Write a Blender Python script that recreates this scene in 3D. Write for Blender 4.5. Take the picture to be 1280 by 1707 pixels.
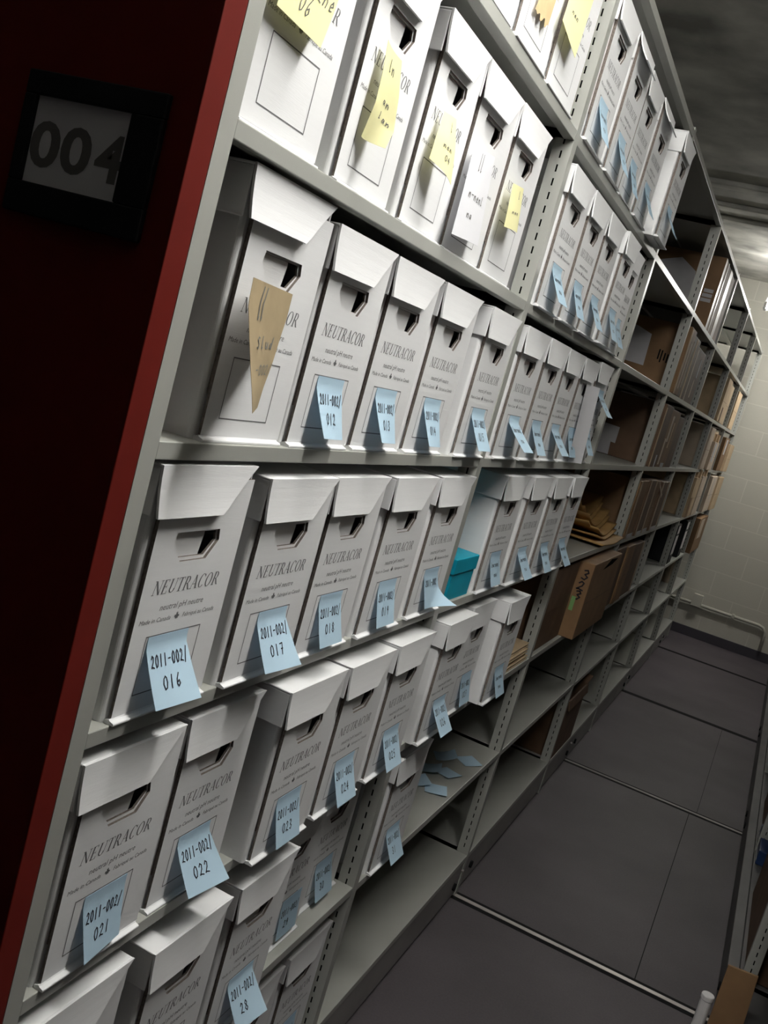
import bpy, math, random
from mathutils import Matrix, Vector
random.seed(7)
for o in list(bpy.data.objects):
    bpy.data.objects.remove(o)
SC = bpy.context.scene
COL = SC.collection
PI = math.pi

# ------------------------------------------------------------------ camera, world, exposure
cam_data = bpy.data.cameras.new('camera')
cam_data.sensor_fit = 'HORIZONTAL'
cam_data.sensor_width = 36.0
cam_data.lens = 36.0 * 1631.33 / 1280.0
cam_data.clip_start = 0.02
cam = bpy.data.objects.new('camera', cam_data)
COL.objects.link(cam)
_right = Vector((0.88013997, 0.39113244, 0.26901497))
_down = Vector((0.30641583, -0.03525601, -0.95124463))
_fwd = Vector((-0.36257824, 0.91965887, -0.1508794))
_m = Matrix.Identity(4)
for _i in range(3):
    _m[_i][0], _m[_i][1], _m[_i][2] = _right[_i], -_down[_i], -_fwd[_i]
_m[0][3], _m[1][3], _m[2][3] = 0.5492183, -0.7467042, 1.5475728
cam.matrix_world = _m
SC.camera = cam

world = bpy.data.worlds.new('room_air')
SC.world = world
world.use_nodes = True
world.node_tree.nodes['Background'].inputs[0].default_value = (0.62, 0.6, 0.55, 1)
world.node_tree.nodes['Background'].inputs[1].default_value = 0.0
vs = SC.view_settings
vs.view_transform = 'Standard'
vs.look = 'None'
vs.gamma = 1.0
vs.use_curve_mapping = False
vs.exposure = 0.2

# fluorescent fixtures: (y, z, strength); the tubes run across the aisle
LAMP_NEAR = (0.36, 2.63, 110.0)
LAMP_FAR = (6.70, 2.62, 72.0)
LAMP_X = (-0.04, 1.2)

# ------------------------------------------------------------------ measured places (metres)
W = 1.067                                     # bay pitch
POST = [0.02] + [W * i for i in range(1, 8)]  # upright centres along the aisle
Z = [2.376, 2.034, 1.7185, 1.4128, 1.1078, 0.8004, 0.4909, 0.14]   # shelf tops, 0 is the canopy
DEPTH = 0.78
AISLE = 0.80                                  # face of the opposite range

# ------------------------------------------------------------------ materials
MATS = {}
def mat(name, col, rough=0.6, spec=0.4, noise=0.0, nscale=8.0, metal=0.0, bump=0.0, bscale=200.0, emit=0.0, transl=0.0, stretch=None):
    if name in MATS:
        return MATS[name]
    m = bpy.data.materials.new(name)
    m.use_nodes = True
    nt = m.node_tree
    b = nt.nodes['Principled BSDF']
    b.inputs['Base Color'].default_value = (*col, 1)
    b.inputs['Roughness'].default_value = rough
    b.inputs['Specular IOR Level'].default_value = spec
    b.inputs['Metallic'].default_value = metal
    if emit:
        b.inputs['Emission Color'].default_value = (1.0, 0.985, 0.945, 1)
        b.inputs['Emission Strength'].default_value = emit
    if noise or bump:
        tc = nt.nodes.new('ShaderNodeTexCoord')
        src = tc.outputs['Object']
        if stretch:
            mp = nt.nodes.new('ShaderNodeMapping')
            mp.inputs['Scale'].default_value = stretch
            nt.links.new(src, mp.inputs['Vector'])
            src = mp.outputs['Vector']
    if noise:
        n = nt.nodes.new('ShaderNodeTexNoise')
        n.inputs['Scale'].default_value = nscale
        n.inputs['Detail'].default_value = 6
        nt.links.new(src, n.inputs['Vector'])
        r = nt.nodes.new('ShaderNodeValToRGB')
        r.color_ramp.elements[0].position = 0.3
        r.color_ramp.elements[1].position = 0.7
        r.color_ramp.elements[0].color = (*[c * (1 - noise) for c in col], 1)
        r.color_ramp.elements[1].color = (*[min(1, c * (1 + noise)) for c in col], 1)
        nt.links.new(n.outputs['Fac'], r.inputs['Fac'])
        nt.links.new(r.outputs['Color'], b.inputs['Base Color'])
    if bump:
        n2 = nt.nodes.new('ShaderNodeTexNoise')
        n2.inputs['Scale'].default_value = bscale
        n2.inputs['Detail'].default_value = 3
        nt.links.new(src, n2.inputs['Vector'])
        bp = nt.nodes.new('ShaderNodeBump')
        bp.inputs['Strength'].default_value = bump
        bp.inputs['Distance'].default_value = 0.002
        nt.links.new(n2.outputs['Fac'], bp.inputs['Height'])
        nt.links.new(bp.outputs['Normal'], b.inputs['Normal'])
    if transl:
        t = nt.nodes.new('ShaderNodeBsdfTranslucent')
        t.inputs['Color'].default_value = (*col, 1)
        mx = nt.nodes.new('ShaderNodeMixShader')
        mx.inputs[0].default_value = transl
        nt.links.new(b.outputs[0], mx.inputs[1])
        nt.links.new(t.outputs[0], mx.inputs[2])
        nt.links.new(mx.outputs[0], nt.nodes['Material Output'].inputs['Surface'])
    MATS[name] = m
    return m

M_CARD = mat('white_card', (0.785, 0.788, 0.795), 0.55, 0.35, noise=0.012, nscale=14, bump=0.06, bscale=60, stretch=(1, 1, 14))
M_EDGE = mat('corrugated_edge', (0.17, 0.145, 0.13), 0.9, 0.1, noise=0.3, nscale=300)
M_INK = mat('printing_ink', (0.155, 0.155, 0.16), 0.8, 0.1)
M_STEEL = mat('grey_enamel', (0.375, 0.38, 0.35), 0.33, 0.5, noise=0.03, nscale=5, bump=0.05, bscale=700)
M_SHADE_PRINT = mat('hollow_shade_print', (0.012, 0.012, 0.012), 0.9, 0.0)  # near-black for shade inside hollows and slots, and for printed bars
M_KICK = mat('base_enamel', (0.26, 0.25, 0.24), 0.45, 0.4, noise=0.15, nscale=4)
M_KICKDIM = mat('dimmed_base_enamel', (0.11, 0.107, 0.105), 0.5, 0.3, noise=0.2, nscale=6)  # darker copy of the base enamel; dim light on opposite range put into colour
M_RED = mat('red_laminate', (0.125, 0.012, 0.0085), 0.55, 0.12, noise=0.05, nscale=30)
M_BLACKP = mat('black_plastic', (0.006, 0.007, 0.009), 0.5, 0.3)
M_PAPER = mat('white_paper', (0.83, 0.83, 0.86), 0.7, 0.2, transl=0.2)
M_PAPERG = mat('white_label_paper', (0.55, 0.54, 0.56), 0.7, 0.2, noise=0.06, nscale=20)
M_BLUE = mat('blue_note_paper', (0.54, 0.72, 0.85), 0.7, 0.2, transl=0.2)
M_YELLOW = mat('yellow_note_paper', (0.84, 0.81, 0.47), 0.7, 0.2, transl=0.2)
M_TAN = mat('tan_envelope_paper', (0.55, 0.42, 0.24), 0.7, 0.2, noise=0.08, nscale=40)
M_KRAFT = mat('kraft_paper', (0.27, 0.21, 0.125), 0.75, 0.2, noise=0.1, nscale=30)
M_PEN = mat('black_pen', (0.02, 0.02, 0.03), 0.6, 0.3)
M_NUM = mat('grey_numerals', (0.16, 0.155, 0.15), 0.8, 0.1)
M_PENCIL = mat('grey_pencil', (0.11, 0.11, 0.1), 0.6, 0.3)
M_CARTON = mat('brown_carton', (0.23, 0.135, 0.068), 0.65, 0.3, noise=0.15, nscale=10)
M_CARTOND = mat('dark_brown_carton', (0.14, 0.083, 0.05), 0.65, 0.3, noise=0.2, nscale=12)
M_BEIGE = mat('beige_board', (0.56, 0.42, 0.27), 0.7, 0.25, noise=0.12, nscale=14)
M_PINKISH = mat('pale_board', (0.58, 0.48, 0.38), 0.7, 0.25, noise=0.1, nscale=14)
M_TAPE = mat('glossy_tape', (0.33, 0.22, 0.13), 0.36, 0.45, noise=0.1, nscale=20)
M_ENV = mat('brown_envelope', (0.45, 0.27, 0.1), 0.7, 0.25, noise=0.15, nscale=18)
M_TEAL = mat('teal_card', (0.003, 0.30, 0.42), 0.5, 0.3, noise=0.05, nscale=20)
M_WHITEP = mat('white_plastic', (0.72, 0.7, 0.7), 0.4, 0.5)
M_NAVY = mat('navy_cover', (0.015, 0.04, 0.13), 0.4, 0.4)
M_GREEN = mat('green_sticker', (0.18, 0.36, 0.13), 0.6, 0.3)
M_BARE = mat('bare_steel', (0.45, 0.42, 0.4), 0.45, 0.5, metal=0.7, noise=0.2, nscale=6)
M_BAREDARK = mat('dark_bare_steel', (0.2, 0.19, 0.18), 0.5, 0.5, metal=0.6, noise=0.4, nscale=3)
M_RUBBER = mat('black_rubber', (0.006, 0.006, 0.007), 0.8, 0.2)
M_WALLPAINT = mat('conduit_paint', (0.46, 0.45, 0.39), 0.55, 0.3)
M_LAMPW = mat('lamp_enamel', (0.5, 0.5, 0.5), 0.5, 0.3)

# ------------------------------------------------------------------ mesh helper
class MB:
    def __init__(self):
        self.v, self.f, self.m, self.mats = [], [], [], []
    def mi(self, m):
        if m not in self.mats:
            self.mats.append(m)
        return self.mats.index(m)
    def face(self, pts, m):
        i = len(self.v)
        self.v += [tuple(p) for p in pts]
        self.f.append(tuple(range(i, i + len(pts))))
        self.m.append(self.mi(m))
    def box(self, x0, x1, y0, y1, z0, z1, m, skip=''):
        i = len(self.v)
        self.v += [(x0, y0, z0), (x1, y0, z0), (x1, y1, z0), (x0, y1, z0), (x0, y0, z1), (x1, y0, z1), (x1, y1, z1), (x0, y1, z1)]
        k = self.mi(m)
        for nm, q in (('b', (0, 3, 2, 1)), ('t', (4, 5, 6, 7)), ('n', (0, 1, 5, 4)), ('f', (2, 3, 7, 6)), ('l', (3, 0, 4, 7)), ('r', (1, 2, 6, 5))):
            if nm not in skip:
                self.f.append(tuple(i + a for a in q))
                self.m.append(k)
    def prism(self, poly, axis, a0, a1, m, medge=None):
        """poly in the two other axes (cyclic order), extruded along axis from a0 to a1"""
        def P(u, v, a):
            return {'x': (a, u, v), 'y': (u, a, v), 'z': (u, v, a)}[axis]
        n = len(poly)
        i = len(self.v)
        self.v += [P(u, v, a0) for u, v in poly] + [P(u, v, a1) for u, v in poly]
        k = self.mi(m)
        ke = self.mi(medge or m)
        self.f.append(tuple(i + j for j in range(n))[::-1]); self.m.append(k)
        self.f.append(tuple(i + n + j for j in range(n))); self.m.append(k)
        for j in range(n):
            j2 = (j + 1) % n
            self.f.append((i + j, i + j2, i + n + j2, i + n + j)); self.m.append(ke)
    def tube(self, pts, r, m, seg=12):
        pts = [Vector(p) for p in pts]
        i0 = len(self.v); k = self.mi(m)
        for a, p in enumerate(pts):
            d = (pts[min(a + 1, len(pts) - 1)] - pts[max(a - 1, 0)]).normalized()
            u = d.orthogonal().normalized() if a == 0 else (u - d * u.dot(d)).normalized()
            w = d.cross(u)
            for s in range(seg):
                t = 2 * PI * s / seg
                self.v.append(tuple(p + (u * math.cos(t) + w * math.sin(t)) * r))
        for a in range(len(pts) - 1):
            for s in range(seg):
                s2 = (s + 1) % seg
                self.f.append((i0 + a * seg + s, i0 + a * seg + s2, i0 + (a + 1) * seg + s2, i0 + (a + 1) * seg + s)); self.m.append(k)
        self.f.append(tuple(i0 + s for s in range(seg))[::-1]); self.m.append(k)
        self.f.append(tuple(i0 + (len(pts) - 1) * seg + s for s in range(seg))); self.m.append(k)
    def mesh(self, name, smooth=False, normals=True):
        me = bpy.data.meshes.new(name)
        me.from_pydata(self.v, [], self.f)
        for m in self.mats:
            me.materials.append(m)
        me.polygons.foreach_set('material_index', self.m)
        if smooth:
            me.polygons.foreach_set('use_smooth', [True] * len(self.f))
        me.update()
        return me
    def build(self, name, parent=None, bevel=0.0, seg=2, smooth=False):
        return link(name, self.mesh(name, smooth), parent, bevel, seg)

def link(name, me, parent=None, bevel=0.0, seg=2):
    o = bpy.data.objects.new(name, me)
    COL.objects.link(o)
    if parent is not None:
        o.parent = parent
    if bevel:
        b = o.modifiers.new('soft_edges', 'BEVEL')
        b.width = bevel; b.segments = seg; b.limit_method = 'ANGLE'; b.angle_limit = 0.6
        b.harden_normals = False
    return o

def tag(o, label, cat, group=None, kind=None):
    o['label'] = label
    o['category'] = cat
    if group:
        o['group'] = group
    if kind:
        o['kind'] = kind
    return o

def thing(name, label, cat, loc=(0, 0, 0), rz=0.0, group=None):
    o = bpy.data.objects.new(name, None)
    o.empty_display_size = 0.05
    COL.objects.link(o)
    o.location = loc
    o.rotation_euler = (0, 0, rz)
    return tag(o, label, cat, group)

def struct(name, mb, label, cat, **k):
    o = mb.build(name, **k)
    o['kind'] = 'structure'
    o['label'] = label
    o['category'] = cat
    return o

# ------------------------------------------------------------------ lettering
def font_polys(text, shear=0.0, bold=0.0, res=2):
    """outlines of a text line as 2-D faces; height of a capital is about 0.73"""
    cu = bpy.data.curves.new('lettering', 'FONT')
    cu.body = text; cu.shear = shear; cu.offset = bold; cu.resolution_u = res; cu.fill_mode = 'FRONT'
    o = bpy.data.objects.new('lettering', cu)
    COL.objects.link(o)
    dg = bpy.context.evaluated_depsgraph_get()
    me = bpy.data.meshes.new_from_object(o.evaluated_get(dg))
    polys = [[(me.vertices[i].co.x, me.vertices[i].co.y) for i in p.vertices] for p in me.polygons]
    bpy.data.objects.remove(o)
    bpy.data.curves.remove(cu)
    bpy.data.meshes.remove(me)
    return polys

def put_polys(mb, polys, y0, y1, z0, height, x, m, capital=0.73):
    xs = [p[0] for q in polys for p in q]
    lo, hi = min(xs), max(xs)
    sx = (y1 - y0) / (hi - lo); sz = height / capital
    for q in polys:
        mb.face([(x, y0 + (a - lo) * sx, z0 + b * sz) for a, b in q], m)

def stroke(a, b, w):
    """quad between two points, w measured across x"""
    return [(a[0] - w / 2, a[1]), (a[0] + w / 2, a[1]), (b[0] + w / 2, b[1]), (b[0] - w / 2, b[1])]
def rect(x0, x1, y0, y1):
    return [(x0, y0), (x1, y0), (x1, y1), (x0, y1)]
def arc(cx, cy, rx, ry, a0, a1, wx, wy, n=12):
    """crescent: ring sector whose inner ellipse is rx-wx, ry-wy"""
    out = []
    for k in range(n):
        t0 = math.radians(a0 + (a1 - a0) * k / n); t1 = math.radians(a0 + (a1 - a0) * (k + 1) / n)
        out.append([(cx + rx * math.cos(t0), cy + ry * math.sin(t0)), (cx + rx * math.cos(t1), cy + ry * math.sin(t1)),
                    (cx + (rx - wx) * math.cos(t1), cy + (ry - wy) * math.sin(t1)), (cx + (rx - wx) * math.cos(t0), cy + (ry - wy) * math.sin(t0))])
    return out
TH, TK, SF = 0.055, 0.15, 0.04   # thin, thick, serif height
def serif(x, y, w=0.26):
    return rect(x - w / 2, x + w / 2, y - (SF if y > 0.5 else 0), y + (0 if y > 0.5 else SF))
ROMAN = {
    'N': (0.98, [stroke((0.17, 0), (0.17, 1), TH), stroke((0.17, 1), (0.8, 0), TK), stroke((0.8, 0), (0.8, 1), TH), serif(0.17, 0), serif(0.13, 1), serif(0.8, 1)]),
    'E': (0.78, [stroke((0.2, 0), (0.2, 1), TK), rect(0.1, 0.66, 0, SF), rect(0.1, 0.62, 1 - SF, 1), rect(0.2, 0.5, 0.49, 0.49 + SF), rect(0.61, 0.66, 0, 0.2), rect(0.57, 0.62, 0.82, 1), rect(0.46, 0.5, 0.4, 0.62)]),
    'U': (0.92, [stroke((0.2, 0.3), (0.2, 1), TK), stroke((0.72, 0.3), (0.72, 1), TH), serif(0.2, 1), serif(0.72, 1)] + arc(0.436, 0.3, 0.311, 0.3, 180, 360, 0.13, 0.06)),
    'T': (0.78, [stroke((0.39, 0), (0.39, 1), TK), rect(0.04, 0.74, 1 - SF, 1), serif(0.39, 0, 0.34), rect(0.04, 0.085, 0.8, 1), rect(0.695, 0.74, 0.8, 1)]),
    'R': (0.88, [stroke((0.2, 0), (0.2, 1), TK), rect(0.1, 0.4, 1 - SF, 1), rect(0.2, 0.4, 0.47, 0.47 + SF), stroke((0.42, 0.5), (0.76, 0), TK), serif(0.2, 0, 0.32), serif(0.78, 0, 0.18)] + arc(0.38, 0.735, 0.27, 0.265, -90, 90, 0.14, 0.045)),
    'A': (0.9, [stroke((0.12, 0), (0.45, 1), TH), stroke((0.43, 1), (0.76, 0), TK), rect(0.22, 0.66, 0.33, 0.33 + SF), serif(0.12, 0, 0.24), serif(0.77, 0, 0.3)]),
    'C': (0.84, arc(0.44, 0.5, 0.37, 0.52, 42, 318, 0.15, 0.045, 18) + [rect(0.69, 0.74, 0.72, 0.97)]),
    'O': (0.94, arc(0.46, 0.5, 0.39, 0.52, 0, 360, 0.15, 0.045, 24)),
}
def roman_polys(word, shear=0.25):
    out, pen = [], 0.0
    for ch in word:
        adv, polys = ROMAN[ch]
        for q in polys:
            out.append([(pen + a + shear * b, b) for a, b in q])
        pen += adv
    return out

HAND = {
    '0': [[(.5, 1), (.2, .8), (.12, .4), (.35, 0), (.65, .1), (.8, .5), (.7, .85), (.45, 1)]],
    '1': [[(.45, 1), (.4, 0)]],
    '2': [[(.15, .75), (.4, 1), (.7, .85), (.6, .5), (.1, .05), (.35, .1), (.85, .0)]],
    '3': [[(.15, .9), (.5, 1), (.7, .75), (.35, .52), (.75, .3), (.5, 0), (.1, .1)]],
    '4': [[(.55, 1), (.1, .4), (.8, .4)], [(.6, .75), (.55, 0)]],
    '5': [[(.75, 1), (.3, 1), (.2, .55), (.6, .6), (.75, .3), (.5, 0), (.15, .08)]],
    '6': [[(.6, 1), (.25, .55), (.2, .2), (.45, 0), (.75, .2), (.6, .45), (.25, .3)]],
    '7': [[(.1, .95), (.75, 1), (.4, 0)], [(.3, .5), (.7, .52)]],
    '8': [[(.5, .52), (.2, .75), (.5, 1), (.75, .75), (.5, .52), (.15, .25), (.5, 0), (.8, .25), (.5, .52)]],
    '9': [[(.7, .7), (.45, .5), (.2, .75), (.5, 1), (.7, .7), (.6, 0)]],
    '-': [[(.15, .5), (.75, .52)]],
    '/': [[(.75, 1.15), (.15, -.15)]],
    'n': [[(.1, .6), (.15, 0), (.2, .4), (.5, .6), (.7, .4), (.7, 0)]],
    'l': [[(.3, 1.1), (.25, 0), (.5, .1)]],
    'u': [[(.1, .6), (.2, .1), (.5, .05), (.7, .6), (.75, 0)]],
    'e': [[(.2, .3), (.7, .4), (.5, .65), (.2, .4), (.3, .05), (.7, .1)]],
    'a': [[(.65, .55), (.3, .6), (.15, .2), (.4, 0), (.65, .5), (.75, 0)]],
    'd': [[(.65, .5), (.25, .5), (.2, .1), (.55, .1), (.75, 1.1), (.75, 0)]],
    'S': [[(.7, .9), (.4, 1), (.2, .75), (.6, .4), (.45, 0), (.1, .1)]],
    ' ': [],
}
def hand_lines(rows, w=0.0016):
    """rows of (text, u0, v0, char_width, char_height); returns ribbons as quads in (u, v), v pointing down"""
    out = []
    for text, u0, v0, cw, ch in rows:
        for k, c in enumerate(text):
            for line in HAND.get(c, []):
                pts = [(u0 + (k + a * .85) * cw + b * ch * .12, v0 - b * ch) for a, b in line]
                fine = []
                for a, b in zip(pts, pts[1:]):
                    fine += [(a[0] + (b[0] - a[0]) * t / 2, a[1] + (b[1] - a[1]) * t / 2) for t in range(2)]
                fine.append(pts[-1])
                for a, b in zip(fine, fine[1:]):
                    dx, dy = b[0] - a[0], b[1] - a[1]
                    L = math.hypot(dx, dy) or 1
                    nx, ny = -dy / L * w / 2, dx / L * w / 2
                    ex, ey = dx / L * w * .3, dy / L * w * .3
                    out.append([(a[0] - ex + nx, a[1] - ey + ny), (b[0] + ex + nx, b[1] + ey + ny), (b[0] + ex - nx, b[1] + ey - ny), (a[0] - ex - nx, a[1] - ey - ny)])
    return out

# ------------------------------------------------------------------ the room
Y_END, Y_FRONT, X_LEFT, X_RIGHT, Z_CEIL = 7.80, -2.6, -2.2, 2.6, 2.95

def floor_material():
    m = bpy.data.materials.new('dark_rubber_tile')
    m.use_nodes = True
    nt = m.node_tree; b = nt.nodes['Principled BSDF']
    b.inputs['Roughness'].default_value = 0.55
    b.inputs['Specular IOR Level'].default_value = 0.25
    tc = nt.nodes.new('ShaderNodeTexCoord')
    n1 = nt.nodes.new('ShaderNodeTexNoise'); n1.inputs['Scale'].default_value = 2.2; n1.inputs['Detail'].default_value = 8
    n2 = nt.nodes.new('ShaderNodeTexNoise'); n2.inputs['Scale'].default_value = 160; n2.inputs['Detail'].default_value = 2
    nt.links.new(tc.outputs['Object'], n1.inputs['Vector']); nt.links.new(tc.outputs['Object'], n2.inputs['Vector'])
    mx = nt.nodes.new('ShaderNodeMath'); mx.operation = 'MULTIPLY_ADD'
    nt.links.new(n2.outputs['Fac'], mx.inputs[0]); mx.inputs[1].default_value = 0.35
    nt.links.new(n1.outputs['Fac'], mx.inputs[2])
    r = nt.nodes.new('ShaderNodeValToRGB')
    r.color_ramp.elements[0].position = 0.42; r.color_ramp.elements[1].position = 0.95
    r.color_ramp.elements[0].color = (0.062, 0.054, 0.06, 1); r.color_ramp.elements[1].color = (0.112, 0.097, 0.107, 1)
    nt.links.new(mx.outputs[0], r.inputs['Fac']); nt.links.new(r.outputs['Color'], b.inputs['Base Color'])
    return m

def block_wall_material():
    m = bpy.data.materials.new('painted_block')
    m.use_nodes = True
    nt = m.node_tree; b = nt.nodes['Principled BSDF']
    b.inputs['Roughness'].default_value = 0.5
    b.inputs['Specular IOR Level'].default_value = 0.3
    tc = nt.nodes.new('ShaderNodeTexCoord')
    sp = nt.nodes.new('ShaderNodeSeparateXYZ'); cb = nt.nodes.new('ShaderNodeCombineXYZ')
    nt.links.new(tc.outputs['Object'], sp.inputs[0])
    ax = nt.nodes.new('ShaderNodeMath'); ax.operation = 'ADD'; ax.inputs[1].default_value = -0.183 + 4.0
    az = nt.nodes.new('ShaderNodeMath'); az.operation = 'ADD'; az.inputs[1].default_value = -0.19 + 4.0
    nt.links.new(sp.outputs['X'], ax.inputs[0]); nt.links.new(sp.outputs['Z'], az.inputs[0])
    nt.links.new(ax.outputs[0], cb.inputs[0]); nt.links.new(az.outputs[0], cb.inputs[1])
    br = nt.nodes.new('ShaderNodeTexBrick')
    br.inputs['Scale'].default_value = 1.0
    br.inputs['Brick Width'].default_value = 0.4; br.inputs['Row Height'].default_value = 0.2
    br.inputs['Mortar Size'].default_value = 0.0045; br.inputs['Mortar Smooth'].default_value = 0.4
    br.inputs['Color1'].default_value = (0.47, 0.455, 0.395, 1); br.inputs['Color2'].default_value = (0.455, 0.443, 0.385, 1)
    br.inputs['Mortar'].default_value = (0.535, 0.52, 0.455, 1)  # joints coloured lighter than the blocks to stand for highlights on them
    nt.links.new(cb.outputs[0], br.inputs['Vector'])
    nt.links.new(br.outputs['Color'], b.inputs['Base Color'])
    n = nt.nodes.new('ShaderNodeTexNoise'); n.inputs['Scale'].default_value = 90
    nt.links.new(tc.outputs['Object'], n.inputs['Vector'])
    bp = nt.nodes.new('ShaderNodeBump'); bp.inputs['Strength'].default_value = 0.25; bp.inputs['Distance'].default_value = 0.003
    nt.links.new(n.outputs['Fac'], bp.inputs['Height']); nt.links.new(bp.outputs['Normal'], b.inputs['Normal'])
    return m

M_FLOOR = floor_material()
M_BLOCK = block_wall_material()
M_CEIL = mat('stained_concrete', (0.5, 0.49, 0.45), 0.85, 0.15, noise=0.5, nscale=3.2, bump=0.25, bscale=9)
M_PLAIN = mat('dim_plaster', (0.085, 0.08, 0.078), 0.8, 0.1, noise=0.05, nscale=3)
M_BASEB = mat('dark_vinyl', (0.05, 0.046, 0.056), 0.5, 0.3)

b = MB(); b.box(X_LEFT, X_RIGHT, Y_FRONT, Y_END, -0.06, 0, M_FLOOR)
struct('floor', b, 'dark grey rubber tile floor of the aisle', 'floor')
b = MB(); b.box(X_LEFT, X_RIGHT, Y_FRONT, Y_END, Z_CEIL, Z_CEIL + 0.1, M_CEIL)
struct('ceiling', b, 'dark stained concrete ceiling over the shelving', 'ceiling')
b = MB(); b.box(X_LEFT - .1, X_RIGHT + .1, Y_END, Y_END + 0.12, -0.06, Z_CEIL + .1, M_BLOCK)
struct('wall_back', b, 'cream painted concrete block wall closing the aisle', 'wall')
b = MB(); b.box(X_LEFT - .1, X_RIGHT + .1, Y_FRONT - .12, Y_FRONT, -0.06, Z_CEIL + .1, M_PLAIN)
struct('wall_front', b, 'plain plaster wall behind the camera', 'wall')
b = MB(); b.box(X_LEFT - .1, X_LEFT, Y_FRONT, Y_END, -0.06, Z_CEIL + .1, M_PLAIN)
struct('wall_left', b, 'plain plaster wall beyond the long shelving range', 'wall')
b = MB(); b.box(X_RIGHT, X_RIGHT + .1, Y_FRONT, Y_END, -0.06, Z_CEIL + .1, M_PLAIN)
struct('wall_right', b, 'plain plaster wall beyond the opposite range', 'wall')
b = MB(); b.box(X_LEFT, X_RIGHT, Y_END - 0.012, Y_END, 0.0, 0.078, M_BASEB)
struct('baseboard_back', b, 'dark vinyl baseboard under the block wall', 'baseboard', bevel=0.003)
# shallow ceiling ribs that run across the aisle
for k, (y, wd) in enumerate(((4.92, 0.05), (5.75, 0.06), (5.4, 0.04))):
    b = MB(); b.box(X_LEFT, X_RIGHT, y - wd, y + wd, Z_CEIL - 0.03, Z_CEIL, M_CEIL)
    struct('trim_%d' % (k + 1), b, ('concrete rib crossing the ceiling %s' % ('above the fifth bay, the first of three', 'nearest the far lamp', 'between the other two ribs')[k]), 'ceiling rib', bevel=0.01)
# steel carriage rails let into the floor
for k, y in enumerate((-1.05, 0.54, 2.123, 3.705, 5.287, 6.945)):
    b = MB()
    b.box(X_LEFT, X_RIGHT, y - 0.026, y + 0.026, -0.002, 0.0008, M_RUBBER)
    b.box(X_LEFT, X_RIGHT, y - 0.008, y + 0.009, 0.0, 0.0022, M_BARE if k < 3 else (M_BAREDARK if k == 3 else M_RUBBER))  # strip gets a darker material from rail to rail down the aisle
    struct('trim_%d' % (k + 4), b, 'steel carriage rail crossing the floor, number %s from the wall behind the camera' % ('one', 'two', 'three', 'four', 'five', 'six')[k], 'floor rail')
# tile joint
b = MB(); b.box(0.574, 0.577, 2.15, 3.68, -0.002, 0.0006, M_RUBBER)
struct('trim_10', b, 'fine joint between floor tiles along the aisle', 'floor joint')
b = MB(); b.box(0.604, 0.606, 3.73, 5.26, -0.002, 0.0005, M_RUBBER)
struct('trim_11', b, 'faint tile joint in the next stretch of the aisle', 'floor joint')

# conduit and junction box on the end wall
t = thing('wall_conduit', 'cream painted metal conduit running low along the block wall', 'conduit', (0, Y_END, 0.285))
b = MB(); b.tube([(-1.2, -0.028, 0.0), (0.2, -0.028, 0.0), (0.63, -0.028, 0.0), (0.665, -0.028, -0.01), (0.69, -0.028, -0.04), (0.695, -0.028, -0.2)], 0.013, M_WALLPAINT, 12)
b.build('pipe', t, smooth=True)
for x in (-0.5, 0.42):
    b = MB(); b.box(x - 0.012, x + 0.012, -0.0435, 0.0, -0.018, 0.018, M_WALLPAINT); b.build('pipe_clip', t, bevel=0.003)
t = thing('junction_box', 'small cream electrical junction box on the low wall conduit', 'junction box', (0.115, Y_END, 0.318))
b = MB(); b.box(-0.038, 0.038, -0.055, 0.0, -0.048, 0.048, M_WALLPAINT); b.build('housing', t, bevel=0.004)
b = MB(); b.box(-0.042, 0.042, -0.06, -0.055, -0.052, 0.052, M_WALLPAINT); b.build('cover_plate', t, bevel=0.002)

# ------------------------------------------------------------------ lamps
def lamp(y, z, strength, label):
    t = thing('ceiling_lamp', label, 'lamp', (0, y, z), 0, 'ceiling lamps across the aisle')
    x0, x1 = LAMP_X
    b = MB(); b.prism([(-0.028, -0.03), (0.028, -0.03), (0.028, 0.05), (-0.028, 0.05)], 'x', x0, x1, M_LAMPW); b.build('housing', t, bevel=0.004)
    em = mat('tube_glow_%d' % int(strength * 10), (0.9, 0.9, 0.88), 0.4, 0.2, emit=strength)
    for s in (-1, 1):
        b = MB(); b.tube([(x0 + 0.02, s * 0.05, -0.012), (x1 - 0.02, s * 0.05, -0.012)], 0.0165, em, 12)
        b.build('tube', t, smooth=True)
    for x in (x0, x1 - 0.02):
        b = MB(); b.box(x, x + 0.02, -0.068, 0.068, -0.034, 0.01, M_LAMPW); b.build('lampholder', t, bevel=0.003)
    for x in (x0 + 0.2, x1 - 0.2):
        b = MB(); b.tube([(x, 0, 0.05), (x, 0, Z_CEIL - z)], 0.005, M_LAMPW, 8); b.build('hanger', t)
lamp(*LAMP_NEAR, 'fluorescent lamp hanging over the nearest bay of boxes')
lamp(*LAMP_FAR, 'fluorescent lamp hanging near the far block wall')

# ------------------------------------------------------------------ the long shelving range
RANGE = thing('shelving_range', 'long grey steel shelving range with red end panel, full of white archive boxes', 'shelving')

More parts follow.
